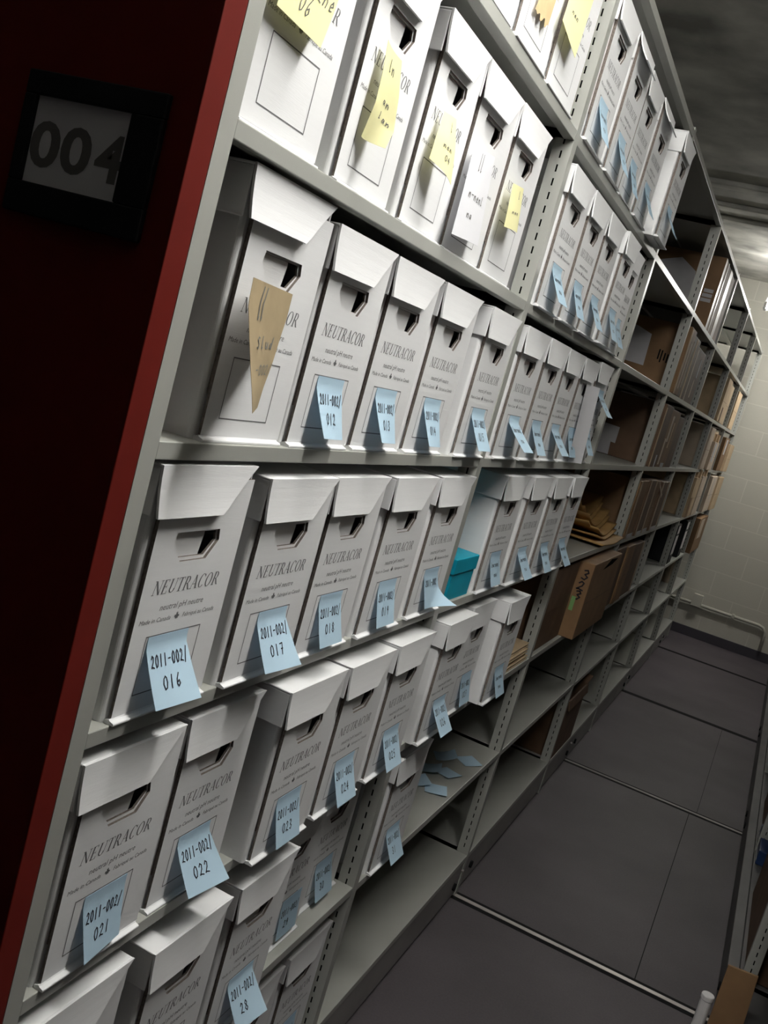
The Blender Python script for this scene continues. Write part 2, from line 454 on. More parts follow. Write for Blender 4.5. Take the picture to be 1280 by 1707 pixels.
def slotted_post_mesh():
    """upright, centred on y=0, front face at x=0; real slots through both broad sides"""
    b = MB(); hw, d, top = 0.0125, 0.037, 2.385
    b.face([(0, -hw, .0), (0, hw, .0), (0, hw, top), (0, -hw, top)], M_STEEL)
    b.face([(-d, hw, .0), (-d, -hw, .0), (-d, -hw, top), (-d, hw, top)], M_STEEL)
    b.face([(0, -hw, top), (0, hw, top), (-d, hw, top), (-d, -hw, top)], M_STEEL)
    sx, sw, pitch, sl = -0.0182, 0.0016, 0.0253, 0.0135
    for s in (-1, 1):
        y = s * hw
        def q(x0, x1, z0, z1, m=M_STEEL, yy=None):
            p = [(x0, y, z0), (x1, y, z0), (x1, y, z1), (x0, y, z1)]
            b.face(p if s < 0 else p[::-1], m)
        q(-d, sx - sw, 0, top); q(sx + sw, 0, 0, top)
        z = 0.16
        q(sx - sw, sx + sw, 0, z)
        while z < 2.33:
            q(sx - sw, sx + sw, z + sl, min(z + pitch, top))
            z += pitch
        q(sx - sw, sx + sw, z, top)
    b.box(-d + .002, -.002, -0.0008, 0.0008, 0.0, top, M_SHADE_PRINT)  # dark plate added inside the hollow as the shade behind the slots
    return b.mesh('upright_post')
POST_ME = slotted_post_mesh()
for y in POST:
    o = link('upright_post', POST_ME, RANGE); o.location = (0, y, 0)
for y in POST:
    for x, r in ((-DEPTH / 2 + 0.0185, 0), (-DEPTH, PI)):
        o = link('rear_post' if r else 'middle_post', POST_ME, RANGE); o.location = (x, y, 0); o.rotation_euler = (0, 0, r)

SHELF_ME = {}
def shelf_mesh(L, m=None):
    m = m or M_STEEL
    key = (round(L, 4), m.name)
    if key not in SHELF_ME:
        b = MB(); t = 0.0185; h = L / 2
        prof = [(0.0, 0.0), (0.0, -t), (-0.02, -t), (-0.02, -t + 0.006), (-0.0175, -t + 0.006), (-0.0175, -t + 0.0022), (-0.0022, -t + 0.0022), (-0.0022, -0.0016),
                (-DEPTH + 0.0022, -0.0016), (-DEPTH + 0.0022, -t + 0.0022), (-DEPTH + 0.0175, -t + 0.0022), (-DEPTH + 0.02, -t), (-DEPTH, -t), (-DEPTH, 0.0)]
        b.prism([(x, z) for x, z in prof], 'y', -h, h, m)
        b.box(-0.27, -0.23, -h + 0.01, h - 0.01, -0.012, -0.0018, m)
        b.box(-0.56, -0.52, -h + 0.01, h - 0.01, -0.012, -0.0018, m)
        SHELF_ME[key] = b.mesh('shelf')
    return SHELF_ME[key]
for i in range(7):
    y0, y1 = POST[i] + 0.0128, POST[i + 1] - 0.0128
    for k in range(8):
        o = link('canopy_shelf' if k == 0 else 'shelf', shelf_mesh(y1 - y0), RANGE, 0.0012, 2)
        o.location = (0, (y0 + y1) / 2, Z[k])
# base carriage with bolts
b = MB()
b.box(-DEPTH, -0.003, POST[0], POST[7], 0.012, 0.1205, M_KICK)
b.box(-DEPTH + .02, -0.02, POST[0], POST[7], 0.0, 0.012, M_RUBBER)
base = b.build('base_carriage', RANGE, 0.002)
for y in (0.54, 2.123, 3.705, 5.287, 6.945):
    for dy, z in ((-0.05, 0.05), (0.10, 0.068), (0.0, 0.085)):
        b = MB(); b.tube([(-0.004, y + dy, z), (0.004, y + dy, z)], 0.012 if dy else 0.005, M_RUBBER if dy else M_BARE, 12)
        b.build('bolt', base)
# red end panel
b = MB(); b.box(-DEPTH - 0.02, 0.0, -0.0245, 0.0072, 0.02, 2.40, M_RED)
b.build('end_panel', RANGE, 0.0012)

# number sign on the end panel
t = thing('range_sign', 'black framed number sign on the dark red end panel', 'sign', (-0.109, -0.0245, 1.649))
b = MB()
fx, fz, ix0, ix1, iz0, iz1 = 0.08, 0.0645, -0.066, 0.0445, -0.0355, 0.043
for x0, x1, z0, z1 in ((-fx, fx, iz1, fz), (-fx, fx, -fz, iz0), (-fx, ix0, iz0, iz1), (ix1, fx, iz0, iz1)):
    b.box(x0, x1, -0.007, 0.0, z0, z1, M_BLACKP)
b.build('frame', t, 0.0015)
b = MB(); b.box(ix0 - .004, ix1 + .004, -0.0024, 0.0, iz0 - .004, iz1 + .004, M_PAPER)
card = b.build('number_card', t)
b = MB()
for ch, cx, wd in (('0', -0.0478, 0.0355), ('0', -0.0108, 0.0355), ('4', 0.0285, 0.032)):
    polys = font_polys(ch, bold=0.028, res=4)
    xs = [p[0] for q in polys for p in q]; zs = [p[1] for q in polys for p in q]
    for q in polys:
        b.face([(max(ix0, cx - wd / 2 + (a - min(xs)) / (max(xs) - min(xs)) * wd), -0.0027, -0.0205 + (c - min(zs)) / (max(zs) - min(zs)) * 0.0425) for a, c in q], M_NUM)
b.build('numerals', card)

# ------------------------------------------------------------------ the opposite range
OPP = thing('shelving_range', 'opposite grey shelving range, mostly out of view along the aisle floor', 'shelving')
for i, y in enumerate(POST):
    o = link('upright_post', POST_ME, OPP); o.location = (AISLE + 0.035, y, 0); o.rotation_euler = (0, 0, PI)
for i in range(7):
    y0, y1 = POST[i] + 0.0128, POST[i + 1] - 0.0128
    for k in range(8):
        o = link('canopy_shelf' if k == 0 else 'shelf', shelf_mesh(y1 - y0, M_KICKDIM if k == 7 else None), OPP, 0.0012, 2)  # bottom shelf darkened by colour as if dimly lit
        o.location = (AISLE + 0.035, (y0 + y1) / 2, Z[k]); o.rotation_euler = (0, 0, PI)
b = MB()
b.box(AISLE + 0.003, AISLE + DEPTH, POST[0], POST[7], 0.012, 0.118, M_KICKDIM)  # base front takes the same darkened colour for dim light
b.box(AISLE + .02, AISLE + DEPTH - .02, POST[0], POST[7], 0.0, 0.012, M_RUBBER)
base = b.build('base_carriage', OPP, 0.002)
for y in (2.123, 3.705, 5.287):
    for dy in (-0.06, 0.10):
        b = MB(); b.tube([(AISLE - 0.003, y + dy, 0.06), (AISLE + 0.006, y + dy, 0.06)], 0.013, M_RUBBER, 12); b.build('bolt', base)
b = MB(); b.box(AISLE + 0.0, AISLE + DEPTH + .06, -0.0245, 0.0072, 0.02, 2.40, M_RED); b.build('end_panel', OPP, 0.0012)

# ------------------------------------------------------------------ archive boxes
BW, BH, BD = 0.175, 0.262, 0.385
def hexagon(cy, zb, zt, wt, wm, wb):
    zm = zb + (zt - zb) * 0.62
    return [(cy - wb / 2, zb), (cy + wb / 2, zb), (cy + wm / 2, zm), (cy + wt / 2, zt), (cy - wt / 2, zt), (cy - wm / 2, zm)]
def panel_with_hole(b, x0, x1, y0, y1, z0, z1, hole, m, me):
    """slab between x0 (back) and x1 (front) with a six-sided hole"""
    bl, br, mr, tr, tl, ml = hole
    O = [(y0, z0), (y1, z0), (y1, z1), (y0, z1)]
    polys = [[O[0], O[1], br, bl], [O[1], (y1, mr[1]), mr, br], [(y1, mr[1]), O[2], tr, mr], [O[2], O[3], tl, tr], [O[3], (y0, ml[1]), ml, tl], [(y0, ml[1]), O[0], bl, ml]]
    for q in polys:
        b.face([(x1, u, v) for u, v in q], m)
        b.face([(x0, u, v) for u, v in q][::-1], m)
    for ring, flip in ((O, 0), (hole, 1)):
        for k in range(len(ring)):
            a, c = ring[k], ring[(k + 1) % len(ring)]
            q = [(x1, *a), (x0, *a), (x0, *c), (x1, *c)]
            b.face(q if not flip else q[::-1], me)

HOLE = hexagon(0.0855, 0.174, 0.2075, 0.080, 0.086, 0.049)
def body_mesh():
    b = MB(); t = 0.003; r = 0.006
    # side walls with a rounded front corner that returns behind the front panel
    for s in (0, 1):
        out = []
        for k in range(6):
            a = PI / 2 * k / 5
            out.append((-0.0065 - r + r * math.sin(a), r - r * math.cos(a)))
        ring = [(-BD, 0.0)] + out + [(-0.0065, 0.026), (-0.0095, 0.026), (-0.0095, t + 0.003), (-0.0125, t), (-BD, t)]
        ring = [(x, y if s == 0 else BW - y) for x, y in ring]
        if s:
            ring = ring[::-1]
        b.prism(ring, 'z', 0.0, BH - 0.003, M_CARD)
    b.box(-BD, -BD + t, t, BW - t, 0, BH - 0.003, M_CARD)
    b.box(-BD + t, -0.0095, t, BW - t, 0.0, 0.004, M_CARD)
    # curled bottom lip
    prof = [(-0.006, 0.0), (0.006, 0.0), (0.0068, 0.0008), (0.0068, 0.0024), (0.006, 0.0032), (0.0012, 0.0046), (0.0, 0.0060), (-0.006, 0.004)]
    b.prism([(x, z) for x, z in prof], 'y', 0.004, BW - 0.004, M_CARD)
    return b.mesh('body')
def front_mesh():
    b = MB()
    panel_with_hole(b, -0.0032, 0.0, 0.0075, BW - 0.001, 0.0062, 0.2645, HOLE, M_CARD, M_EDGE)
    inner = hexagon(0.0855, 0.1775, 0.205, 0.076, 0.082, 0.047)
    panel_with_hole(b, -0.0064, -0.0036, 0.0095, BW - 0.004, 0.05, 0.262, inner, M_CARD, M_EDGE)
    X = 0.00025
    put_polys(b, roman_polys('NEUTRACOR'), 0.024, 0.148, 0.1395, 0.0158, X, M_INK, capital=1.0)
    put_polys(b, font_polys('neutral pH neutre', 0.2, 0.0), 0.046, 0.127, 0.1205, 0.0072, X, M_INK)
    put_polys(b, font_polys('Made in Canada', 0.2, 0.0), 0.0155, 0.070, 0.1075, 0.0054, X, M_INK)
    put_polys(b, font_polys('Fabriqu\u00e9 au Canada', 0.2, 0.0), 0.0925, 0.154, 0.1075, 0.0054, X, M_INK)
    # maple leaf between the two lines
    leaf = [(0, 0), (.08, .25), (.45, .2), (.38, .42), (.8, .68), (.62, .75), (.68, 1.0), (.38, .92), (.3, 1.05), (.22, 1.0), (.3, 1.45), (.12, 1.33), (0, 1.7)]
    pts = leaf + [(-u, v) for u, v in leaf[::-1]][1:-1]
    for k in range(len(pts)):
        a, c = pts[k], pts[(k + 1) % len(pts)]
        b.face([(X, 0.0815 + a[0] * .0062, 0.106 + a[1] * .0058), (X, 0.0815 + c[0] * .0062, 0.106 + c[1] * .0058), (X, 0.0815, 0.106 + .8 * .0058)], M_INK)
    # address frame
    y0, y1, z0, z1, w = 0.034, 0.135, 0.025, 0.0925, 0.0013
    for q in (rect(y0, y1, z0, z0 + w), rect(y0, y1, z1 - w, z1), rect(y0, y0 + w, z0, z1), rect(y1 - w, y1, z0, z1)):
        b.face([(X, u, v) for u, v in q], M_INK)
    return b.mesh('front_panel')
def inner_mesh():
    b = MB()
    b.prism([(0.012, 0.155), (0.100, 0.155), (0.108, 0.2), (0.106, 0.238), (0.012, 0.238)], 'x', -0.0095, -0.0077, M_CARD, M_EDGE)
    return b.mesh('inner_flap')
def lid_mesh(kick=0.006):
    b = MB(); o = 0.0035; t = 0.003; zt = 0.268; zb = 0.2145; x0 = -BD - 0.004; xf = 0.0035
    b.box(x0, xf - 0.003, -o, BW + o, zt - t, zt, M_CARD)
    b.box(x0, xf - 0.003, -o, -o + t, zb, zt - t, M_CARD)
    b.box(x0, -0.0015, BW + o - t, BW + o, zb + 0.006, zt - t, M_CARD)
    b.box(x0, x0 + t, -o + t, BW + o - t, zb, zt - t, M_CARD)
    # front flap: right side cut away diagonally, lower corner rounded, kicked a little forward
    h = zt - zb
    outline = [(-o, 0.0)]
    outline += [(-o - 0.0005, -h + 0.004), (-o + 0.003, -h)]
    outline += [(BW + o - 0.066, -h - 0.001), (BW + o - 0.060, -h), (BW + o - 0.0555, -h + 0.0025), (BW + o - 0.0515, -h + 0.007), (BW + o - 0.048, -h + 0.012), (BW + o, 0.0)]
    def P(u, v, dx):
        f = -v / h
        return (xf + dx + kick * (0.35 * f + 0.65 * f * f), u, zt + v)
    # slice into horizontal strips so that the bend is round
    lev = [0, -0.012, -0.024, -0.036, -0.046, -h]
    def edges(v):
        l = -o
        d = BW + o
        if v <= -h + 0.012:
            d = BW + o - 0.048 - max(0, (-h + 0.012 - v)) ** 1.2 * 3.2
        else:
            d = BW + o - 0.048 * (-v) / (h - 0.012)
        return l, d
    for a, c in zip(lev, lev[1:]):
        la, ra = edges(a); lc, rc = edges(c)
        b.face([P(la, a, 0), P(lc, c, 0), P(rc, c, 0), P(ra, a, 0)], M_CARD)
        b.face([P(la, a, -t), P(ra, a, -t), P(rc, c, -t), P(lc, c, -t)], M_CARD)
        b.face([P(la, a, 0), P(la, a, -t), P(lc, c, -t), P(lc, c, 0)], M_CARD)
        b.face([P(ra, a, 0), P(rc, c, 0), P(rc, c, -t), P(ra, a, -t)], M_CARD)
    l, r = edges(-h)
    b.face([P(l, -h, 0), P(l, -h, -t), P(r, -h, -t), P(r, -h, 0)], M_CARD)
    l, r = edges(0)
    b.face([P(l, 0, 0), P(r, 0, 0), P(r, 0, -t), P(l, 0, -t)], M_CARD)
    return b.mesh('lid')
ME_BODY, ME_FRONT, ME_INNER = body_mesh(), front_mesh(), inner_mesh()
ME_LID = [lid_mesh(0.006), lid_mesh(0.008), lid_mesh(0.026)]

def archive_box(x, y, z, label, w=BW, lid=0, yaw=0.0, shift=(0, 0), group='white archive boxes on the long range', seed=0):
    t = thing('archive_box', label, 'archive box', (x, y, z), yaw, group)
    t.scale = (1, w / BW, 1)
    link('body', ME_BODY, t)
    link('front_panel', ME_FRONT, t)
    link('inner_flap', ME_INNER, t)
    o = link('lid', ME_LID[lid], t, 0.0012, 2)
    o.location = (0, shift[0], shift[1])
    if lid == 2:
        o.rotation_euler = (0, -0.02, 0); o.location = (0, 0, 0.008)
    return t

# notes -------------------------------------------------------------
def sheet(name, label, cat, fn, w, h, m, rows=None, pen=M_PEN, nu=5, nv=10, group=None, outline=None, penw=0.0015):
    """paper whose point (u across, v down) lies at fn(u, v) -> (x, y, z)"""
    b = MB(); k = b.mi(m)
    grid = {}
    for j in range(nv + 1):
        for i in range(nu + 1):
            u, v = w * i / nu, h * j / nv
            if outline:
                u, v = outline(i / nu, j / nv)
            grid[i, j] = len(b.v)
            b.v.append(fn(u, v))
    for j in range(nv):
        for i in range(nu):
            b.f.append((grid[i, j], grid[i, j + 1], grid[i + 1, j + 1], grid[i + 1, j])); b.m.append(k)
    o = b.build(name, smooth=True)
    s = o.modifiers.new('paper_thickness', 'SOLIDIFY'); s.thickness = 0.00035; s.offset = -1
    e = o.modifiers.new('crisp_edges', 'EDGE_SPLIT'); e.split_angle = 0.8
    tag(o, label, cat, group)
    if rows:
        c = MB()
        for q in hand_lines(rows, penw):
            pts = []
            for u, v in q:
                p = Vector(fn(u, v)); e = 0.0004
                du = Vector(fn(u + e, v)) - p; dv = Vector(fn(u, v + e)) - p
                n = dv.cross(du).normalized()
                if n.x < 0:
                    n = -n
                pts.append(tuple(p + n * 0.0005))
            c.face(pts, pen)
        c.build('handwriting', o)
    return o

def sticky(bx, by, bz, dy, label, rows, kick=0.03, slant=0.0, ztop=0.0915, w=0.073, h=0.076, m=M_BLUE, wave=0.0, group='blue sticky notes on the boxes', name='sticky_note', twist=0.0, pen=M_PEN, penw=0.0015):
    """square note whose top strip is stuck to a box front at bx"""
    stuck = 0.013
    def fn(u, v):
        f = max(0.0, v - stuck) / (h - stuck)
        out = kick * (0.9 * f + 0.1 * f * f) if f > 0 else 0
        out += twist * f * (u / w - 0.5) + wave * f * (1 - f) * 4
        drop = v if f <= 0 else stuck + math.sqrt(max(1e-9, (v - stuck) ** 2 - (out * 0.75) ** 2))
        return (bx + 0.0012 + max(0.0, out), by + dy + u + slant * f, bz + ztop - drop)
    return sheet(name, label, 'sticky note', fn, w, h, m, rows, nu=4, nv=10, group=group, pen=pen, penw=penw)

def number_rows(num, first='2011-002/'):
    return [(first, 0.004, 0.034, 0.0072, 0.0125), (num, 0.018, 0.058, 0.0105, 0.0135)]
def scrawl_rows():
    return [('lnu-nen/', 0.006, 0.034, 0.0072, 0.010), ('nu', 0.024, 0.056, 0.0105, 0.010)]

# number words for labels
ORD = ('first', 'second', 'third', 'fourth', 'fifth')
ROW = ('', 'top', 'second', 'third', 'fourth', 'fifth', 'sixth', 'bottom')
def row_boxes(shelf, bay, items):
    """items: (y, x, width, lid, note) with note = None or dict(num, kick, ...)"""
    bayw = ('nearest bay', 'second bay')[bay]
    n = len(items)
    for k, it in enumerate(items):
        y, x, w, lid, note = it[:5]
        num = note.get('num') if note else None
        place = '%s of %s in the %s row, %s' % (ORD[k], ('one', 'two', 'three', 'four', 'five')[n - 1], ROW[shelf], bayw)
        if n == 1:
            place = 'alone in the %s row of the %s' % (ROW[shelf], bayw)
        lab = 'white archive box' + (' noted %s' % num if num else '') + ', ' + place
        archive_box(x, y, Z[shelf], lab, w, lid, shift=it[5] if len(it) > 5 else (0, 0))
        if note:
            sc = w / BW
            rows = number_rows(num) if num else scrawl_rows()
            if note.get('rows'):
                rows = note['rows']
            kw = {q: note[q] for q in ('kick', 'slant', 'twist', 'wave', 'ztop') if q in note}
            sticky(x, y, Z[shelf], note.get('dy', 0.045) * sc, ('blue sticky note reading 2011-002/%s, %s row, %s' % (num, ROW[shelf], bayw) if num else 'blue sticky note on box ' + place), rows, **kw)

N = lambda num=None, **k: dict(num=num, **k)
# top row
row_boxes(1, 0, [(0.05, -0.006, .175, 0, None), (0.24, -0.006, .175, 0, None), (0.43, -0.006, .182, 0, None), (0.630, -0.004, .172, 0, None), (0.815, -0.004, .182, 0, None)])
row_boxes(1, 1, [(1.098, 0.0, .172, 0, N(kick=.024, dy=.04)), (1.302, 0.0, .172, 2, N(kick=.028, dy=.045)), (1.488, -0.004, .172, 0, N(kick=.024, dy=.045)), (1.678, 0.0, .175, 2, N(kick=.03)), (1.880, 0.030, .178, 0, N(kick=.035))])
# second row
row_boxes(2, 0, [(0.038, -0.012, .167, 0, None), (0.244, -0.012, .155, 0, None), (0.437, -0.012, .155, 0, None), (0.600, -0.012, .172, 0, None), (0.777, -0.010, .170, 0, None)])
row_boxes(2, 1, [(1.098, 0.004, .175, 0, N(kick=.032, dy=.04)), (1.278, 0.007, .170, 0, N(kick=.026)), (1.456, 0.008, .170, 0, N(kick=.032)), (1.634, 0.018, .168, 0, N(kick=.026)), (1.812, 0.0, .172, 0, N(kick=.028))])
# third row
row_boxes(3, 0, [(0.109, -0.012, .172, 1, None, (-.012, .0145)), (0.288, -0.008, .168, 0, N('012', kick=.024, twist=-.01)), (0.472, -0.010, .172, 0, N('013', kick=.024, twist=-.01)), (0.664, -0.010, .175, 0, N('014', kick=.024, twist=-.008)), (0.886, -0.002, .172, 0, N('015', kick=.032))])
row_boxes(3, 1, [(1.122, -0.002, .175, 0, N(kick=.05, dy=.05)), (1.306, 0.0, .172, 0, N(kick=.032)), (1.505, -0.004, .168, 0, N(kick=.044)), (1.697, -0.006, .172, 0, N(kick=.022)), (1.893, -0.008, .174, 0, N(kick=.045, ztop=.208, dy=.07), (0, .010))])
# fourth row
row_boxes(4, 0, [(0.062, -0.003, .175, 1, N('016', kick=.034, dy=.038, twist=.008), (-.009, .0135)), (0.264, 0.003, .176, 0, N('017', kick=.036, dy=.055, twist=.012)), (0.452, 0.0, .176, 0, N('018', kick=.02)), (0.655, 0.004, .180, 0, N('019', kick=.016)), (0.872, 0.002, .176, 0, None)])
row_boxes(4, 1, [(1.285, 0.001, .178, 0, N(kick=.02, dy=.05)), (1.482, 0.011, .176, 0, N(kick=.036)), (1.687, 0.016, .172, 0, N(kick=.03)), (1.888, 0.017, .175, 0, N(kick=.036))])
# fifth row
row_boxes(5, 0, [(0.052, -0.002, .174, 0, N('021', kick=.014, dy=.05, twist=-.01), (-.009, .002)), (0.243, -0.008, .172, 0, N('022', kick=.042, dy=.045, twist=.014)), (0.447, 0.023, .176, 0, N('023', kick=.018), (-.008, .004)), (0.645, 0.021, .176, 0, N('024', kick=.024)), (0.851, 0.020, .176, 0, N('025', kick=.026))])
row_boxes(5, 1, [(1.116, 0.020, .178, 0, N('026', kick=.036)), (1.336, 0.0, .172, 0, N('027', kick=.014, dy=.07)), (1.523, 0.034, .175, 0, N(kick=.022))])
# sixth row
row_boxes(6, 0, [(0.046, 0.006, .175, 0, None), (0.251, 0.021, .177, 0, None), (0.459, 0.021, .172, 0, N('28', kick=.040, twist=.01)), (0.668, -0.024, .178, 0, N('29', kick=.006, dy=.08)), (0.866, -0.040, .174, 0, N('30', kick=.018))])
row_boxes(6, 1, [(1.118, 0.002, .186, 0, N('31', kick=.03))])
# bottom row
row_boxes(7, 0, [(0.20, -0.02, .175, 0, None), (0.43, -0.02, .175, 0, None), (0.662, -0.022, .178, 0, N(kick=.02)), (0.868, -0.022, .176, 0, N(kick=.01))])

# note 020, folded outward at one corner
def fold020(u, v):
    f = max(0, v - .013) / .063
    out = .012 * f
    k = max(0.0, (u / .073) + f - 1.3)
    out += k * k * .075
    return (0.002 + 0.0012 + out, 0.872 + .045 + u + .02 * f, Z[4] + .0915 - v * .985 + k * k * .022)
sheet('sticky_note', 'blue sticky note reading 2011-002 with its corner folded out, beside the teal box', 'sticky note', fold020, .073, .076, M_BLUE, [('2011-002', .006, .034, .0072, .012)], nu=10, nv=12, group='blue sticky notes on the boxes')

# yellow and other papers on the upper boxes
def hung_paper(name, label, cat, left, right, m, rows, wu, hv, belly=0.0, nu=8, nv=12, group=None, outline=None, penw=.0013):
    """left / right: [(x, y, z), ...] edge points from top to bottom; belly bulges the middle outwards"""
    L = [Vector(q) for q in left]; R = [Vector(q) for q in right]
    def at(P, f):
        f = min(max(f, 0.0), 1.0) * (len(P) - 1); i = min(int(f), len(P) - 2); t = f - i
        return P[i].lerp(P[i + 1], t)
    def fn(u, v):
        f, a = v / hv, u / wu
        p = at(L, f).lerp(at(R, f), a)
        return (p.x + belly * math.sin(PI * min(max(a, 0), 1)) * (.3 + .7 * f), p.y, p.z)
    return sheet(name, label, cat, fn, wu, hv, m, rows, M_PENCIL, nu, nv, group, outline, penw)
GY = 'yellow notes on the upper boxes'
hung_paper('yellow_note', 'large yellow note ending in 06 on the first box of the second row', 'paper note',
           [(-0.0080, 0.0649, 1.9187), (-0.0040, 0.0571, 1.8652), (0.0020, 0.0463, 1.8245)], [(-0.0080, 0.1673, 1.9187), (0.0000, 0.1481, 1.8629), (0.0060, 0.1294, 1.8195)], M_YELLOW, [('n2ne', .045, .055, .012, .018), ('06', .033, .080, .012, .022)], .094, .095, group=GY)
hung_paper('yellow_note', 'long curled yellow note clipped to the handle of the second box, second row', 'paper note',
           [(-0.0040, 0.2787, 1.8855), (0.0000, 0.2773, 1.8528), (0.0020, 0.2756, 1.8165), (-0.0040, 0.2746, 1.7777)], [(0.0040, 0.3079, 1.8746), (0.0120, 0.3083, 1.8343), (0.0180, 0.3062, 1.7959), (0.0200, 0.2925, 1.7736)], M_YELLOW, [('ln', .026, .026, .009, .014), ('an', .028, .062, .009, .008), ('lan', .026, .080, .009, .008)], .06, .115, belly=-.008, group=GY)
hung_paper('yellow_note', 'crumpled yellow note clipped to the handle of the third box, second row', 'paper note',
           [(-0.0040, 0.4759, 1.8733), (0.0000, 0.4630, 1.8407), (0.0020, 0.4556, 1.8074)], [(0.0060, 0.4977, 1.8714), (0.0140, 0.5030, 1.8332), (0.0200, 0.5055, 1.7901)], M_YELLOW, [('l', .032, .026, .01, .014), ('nen', .018, .055, .009, .008), ('04', .026, .072, .008, .009)], .062, .088, belly=.006, group=GY)
hung_paper('white_note', 'white paper sheet clipped to the handle of the fourth box, second row', 'paper note',
           [(0.0000, 0.5972, 1.8689), (0.0080, 0.5826, 1.8086), (0.0140, 0.5699, 1.7378)], [(-0.0040, 0.6995, 1.8794), (0.0020, 0.6999, 1.8114), (0.0100, 0.6946, 1.7462)], M_PAPER, [('ll', .028, .035, .008, .026), ('n-nenl', .016, .078, .009, .012), ('na', .024, .105, .009, .01)], .085, .135, belly=.0025)
hung_paper('yellow_note', 'small yellow note clipped to the handle of the last box, second row nearest bay', 'paper note',
           [(0.0040, 0.7888, 1.8666), (0.0100, 0.7798, 1.8274), (0.0120, 0.7801, 1.7968)], [(-0.0020, 0.8624, 1.8762), (0.0060, 0.8551, 1.8375), (0.0120, 0.8512, 1.8027)], M_YELLOW, [('l', .03, .024, .01, .014), ('nen', .014, .055, .009, .008)], .055, .088, belly=.004, group=GY)
hung_paper('yellow_note', 'yellow note hanging on the fifth box of the top row, nearest bay', 'paper note',
           [(0.0000, 0.8404, 2.2464), (0.0060, 0.7972, 2.1589), (0.0120, 0.7762, 2.1156)], [(0.0020, 0.9272, 2.2438), (0.0080, 0.9048, 2.1666), (0.0140, 0.8806, 2.0987)], M_YELLOW, [('l', .03, .036, .01, .014), ('nen', .018, .07, .009, .008)], .07, .105, group=GY)
def tan_outline(a, c):
    e = [0, .006, -.004, .012, .004, -.006, .01, .0][min(7, int(a * 7.99))] if c > .7 else 0
    return .075 * a, min(.095, .087 * c + e * (c - .7) / .3 * .7)
hung_paper('torn_paper', 'torn tan paper scrap on the fourth box of the top row', 'paper scrap',
           [(-0.0020, 0.7085, 2.2084), (0.0020, 0.6798, 2.1030), (0.0030, 0.6732, 2.0850)], [(-0.0020, 0.7713, 2.2084), (0.0020, 0.7502, 2.1332), (0.0040, 0.7407, 2.0840)], M_TAN, None, .075, .095, nu=14, nv=10, outline=tan_outline)

# kraft paper on box 011: hangs from the handle and turns edge-on towards the bottom
hung_paper('kraft_paper_slip', 'brown kraft paper slip hanging from the handle of the first box, third row', 'paper slip',
           [(0.0120, 0.1042, 1.5879), (0.0200, 0.0937, 1.5618), (0.0300, 0.0933, 1.5325), (0.0420, 0.0892, 1.5054), (0.0540, 0.0849, 1.4804), (0.0600, 0.0857, 1.4603)],
           [(-0.0040, 0.2147, 1.5859), (0.0020, 0.2049, 1.5616), (0.0100, 0.1877, 1.5359), (0.0200, 0.1678, 1.5080), (0.0300, 0.1451, 1.4830), (0.0360, 0.1332, 1.4627)], M_KRAFT,
           [('ll', .016, .05, .006, .04), ('Slud', .018, .084, .011, .014), ('-002/', .016, .118, .012, .014)], .078, .172, nv=14, penw=.0016)

# large white sheet hanging over the fourth box of the third row, second bay
def bigsheet(u, v):
    a, f = u / .10, v / .205
    return (-0.006 + .003 + .012 * f + .016 * a * a, 1.777 + u * .95 + .0 * f, Z[3] + .209 - v)
sheet('white_note', 'tall white paper sheet in front of the fourth box, third row of second bay', 'paper note', bigsheet, .10, .205, M_PAPER, None, nu=8)
# lower note on the recessed fifth box
sticky(-0.008, 1.893, Z[3], .045, 'second, lower blue sticky note on the box beyond the tall white sheet', scrawl_rows(), kick=.03, ztop=.10)

# loose notes lying on the sixth shelf of the second bay
for k, (x, y, rz, cu) in enumerate(((-.105, 1.90, .5, .02), (-.045, 1.945, .9, .004), (-.105, 1.775, .3, .016), (-.06, 1.80, -.4, .004), (-.10, 1.665, .7, .012), (-.045, 1.665, .35, .004))):
    c, s = math.cos(rz), math.sin(rz)
    def lay(u, v, x=x, y=y, c=c, s=s, cu=cu):
        du, dv = u - .03, v - .03
        return (x + du * c - dv * s, y + du * s + dv * c, Z[6] + .0012 + k * .0003 + cu * (u / .06) ** 2)
    sheet('loose_note', 'loose blue sticky note on the empty sixth shelf, %s' % ('curled, back near third post', 'flat, closest to third post', 'curled, middle of back', 'flat, middle of front', 'curled, back beside lone box', 'flat, front beside lone box')[k], 'sticky note', lay, .06, .06, M_BLUE, [('n', .025, .03, .008, .01)], nu=6, nv=4, group='loose notes on the empty shelf')

# teal lidded box
t = thing('teal_box', 'small teal lidded card box beside the second post, fourth row', 'box', (-0.004, 1.118, Z[4]))
b = MB(); b.box(-0.11, -0.003, 0.003, 0.146, 0, 0.062, M_TEAL); b.build('body', t, 0.001)
b = MB(); b.box(-0.113, 0.0, 0.0, 0.149, 0.058, 0.090, M_TEAL); b.build('lid', t, 0.0015)

# thin folders stacked at the end of the fifth row, second bay
for k in range(4):
    b = MB()
    y0, dz, x0 = 1.77 + .012 * k, .0005 + .0125 * k, -0.004 - .006 * (k % 2)
    b.box(x0 - .24, x0, y0, 2.105 - .01 * (k % 3), Z[5] + dz, Z[5] + dz + .0028, M_BEIGE)
    b.box(x0 - .235, x0 - .004, y0 + .003, 2.098 - .01 * (k % 3), Z[5] + dz + .0028, Z[5] + dz + .0085, M_PAPERG)
    b.box(x0 - .24, x0, y0, 2.105 - .01 * (k % 3), Z[5] + dz + .0085, Z[5] + dz + .0118, M_BEIGE)
    tag(b.build('folder', None, 0.0006), 'beige folder, %s of the pile beside the last box in the fifth row' % ('lowest', 'second from below', 'third from below', 'topmost')[k], 'folder', 'beige folders on the fifth shelf')

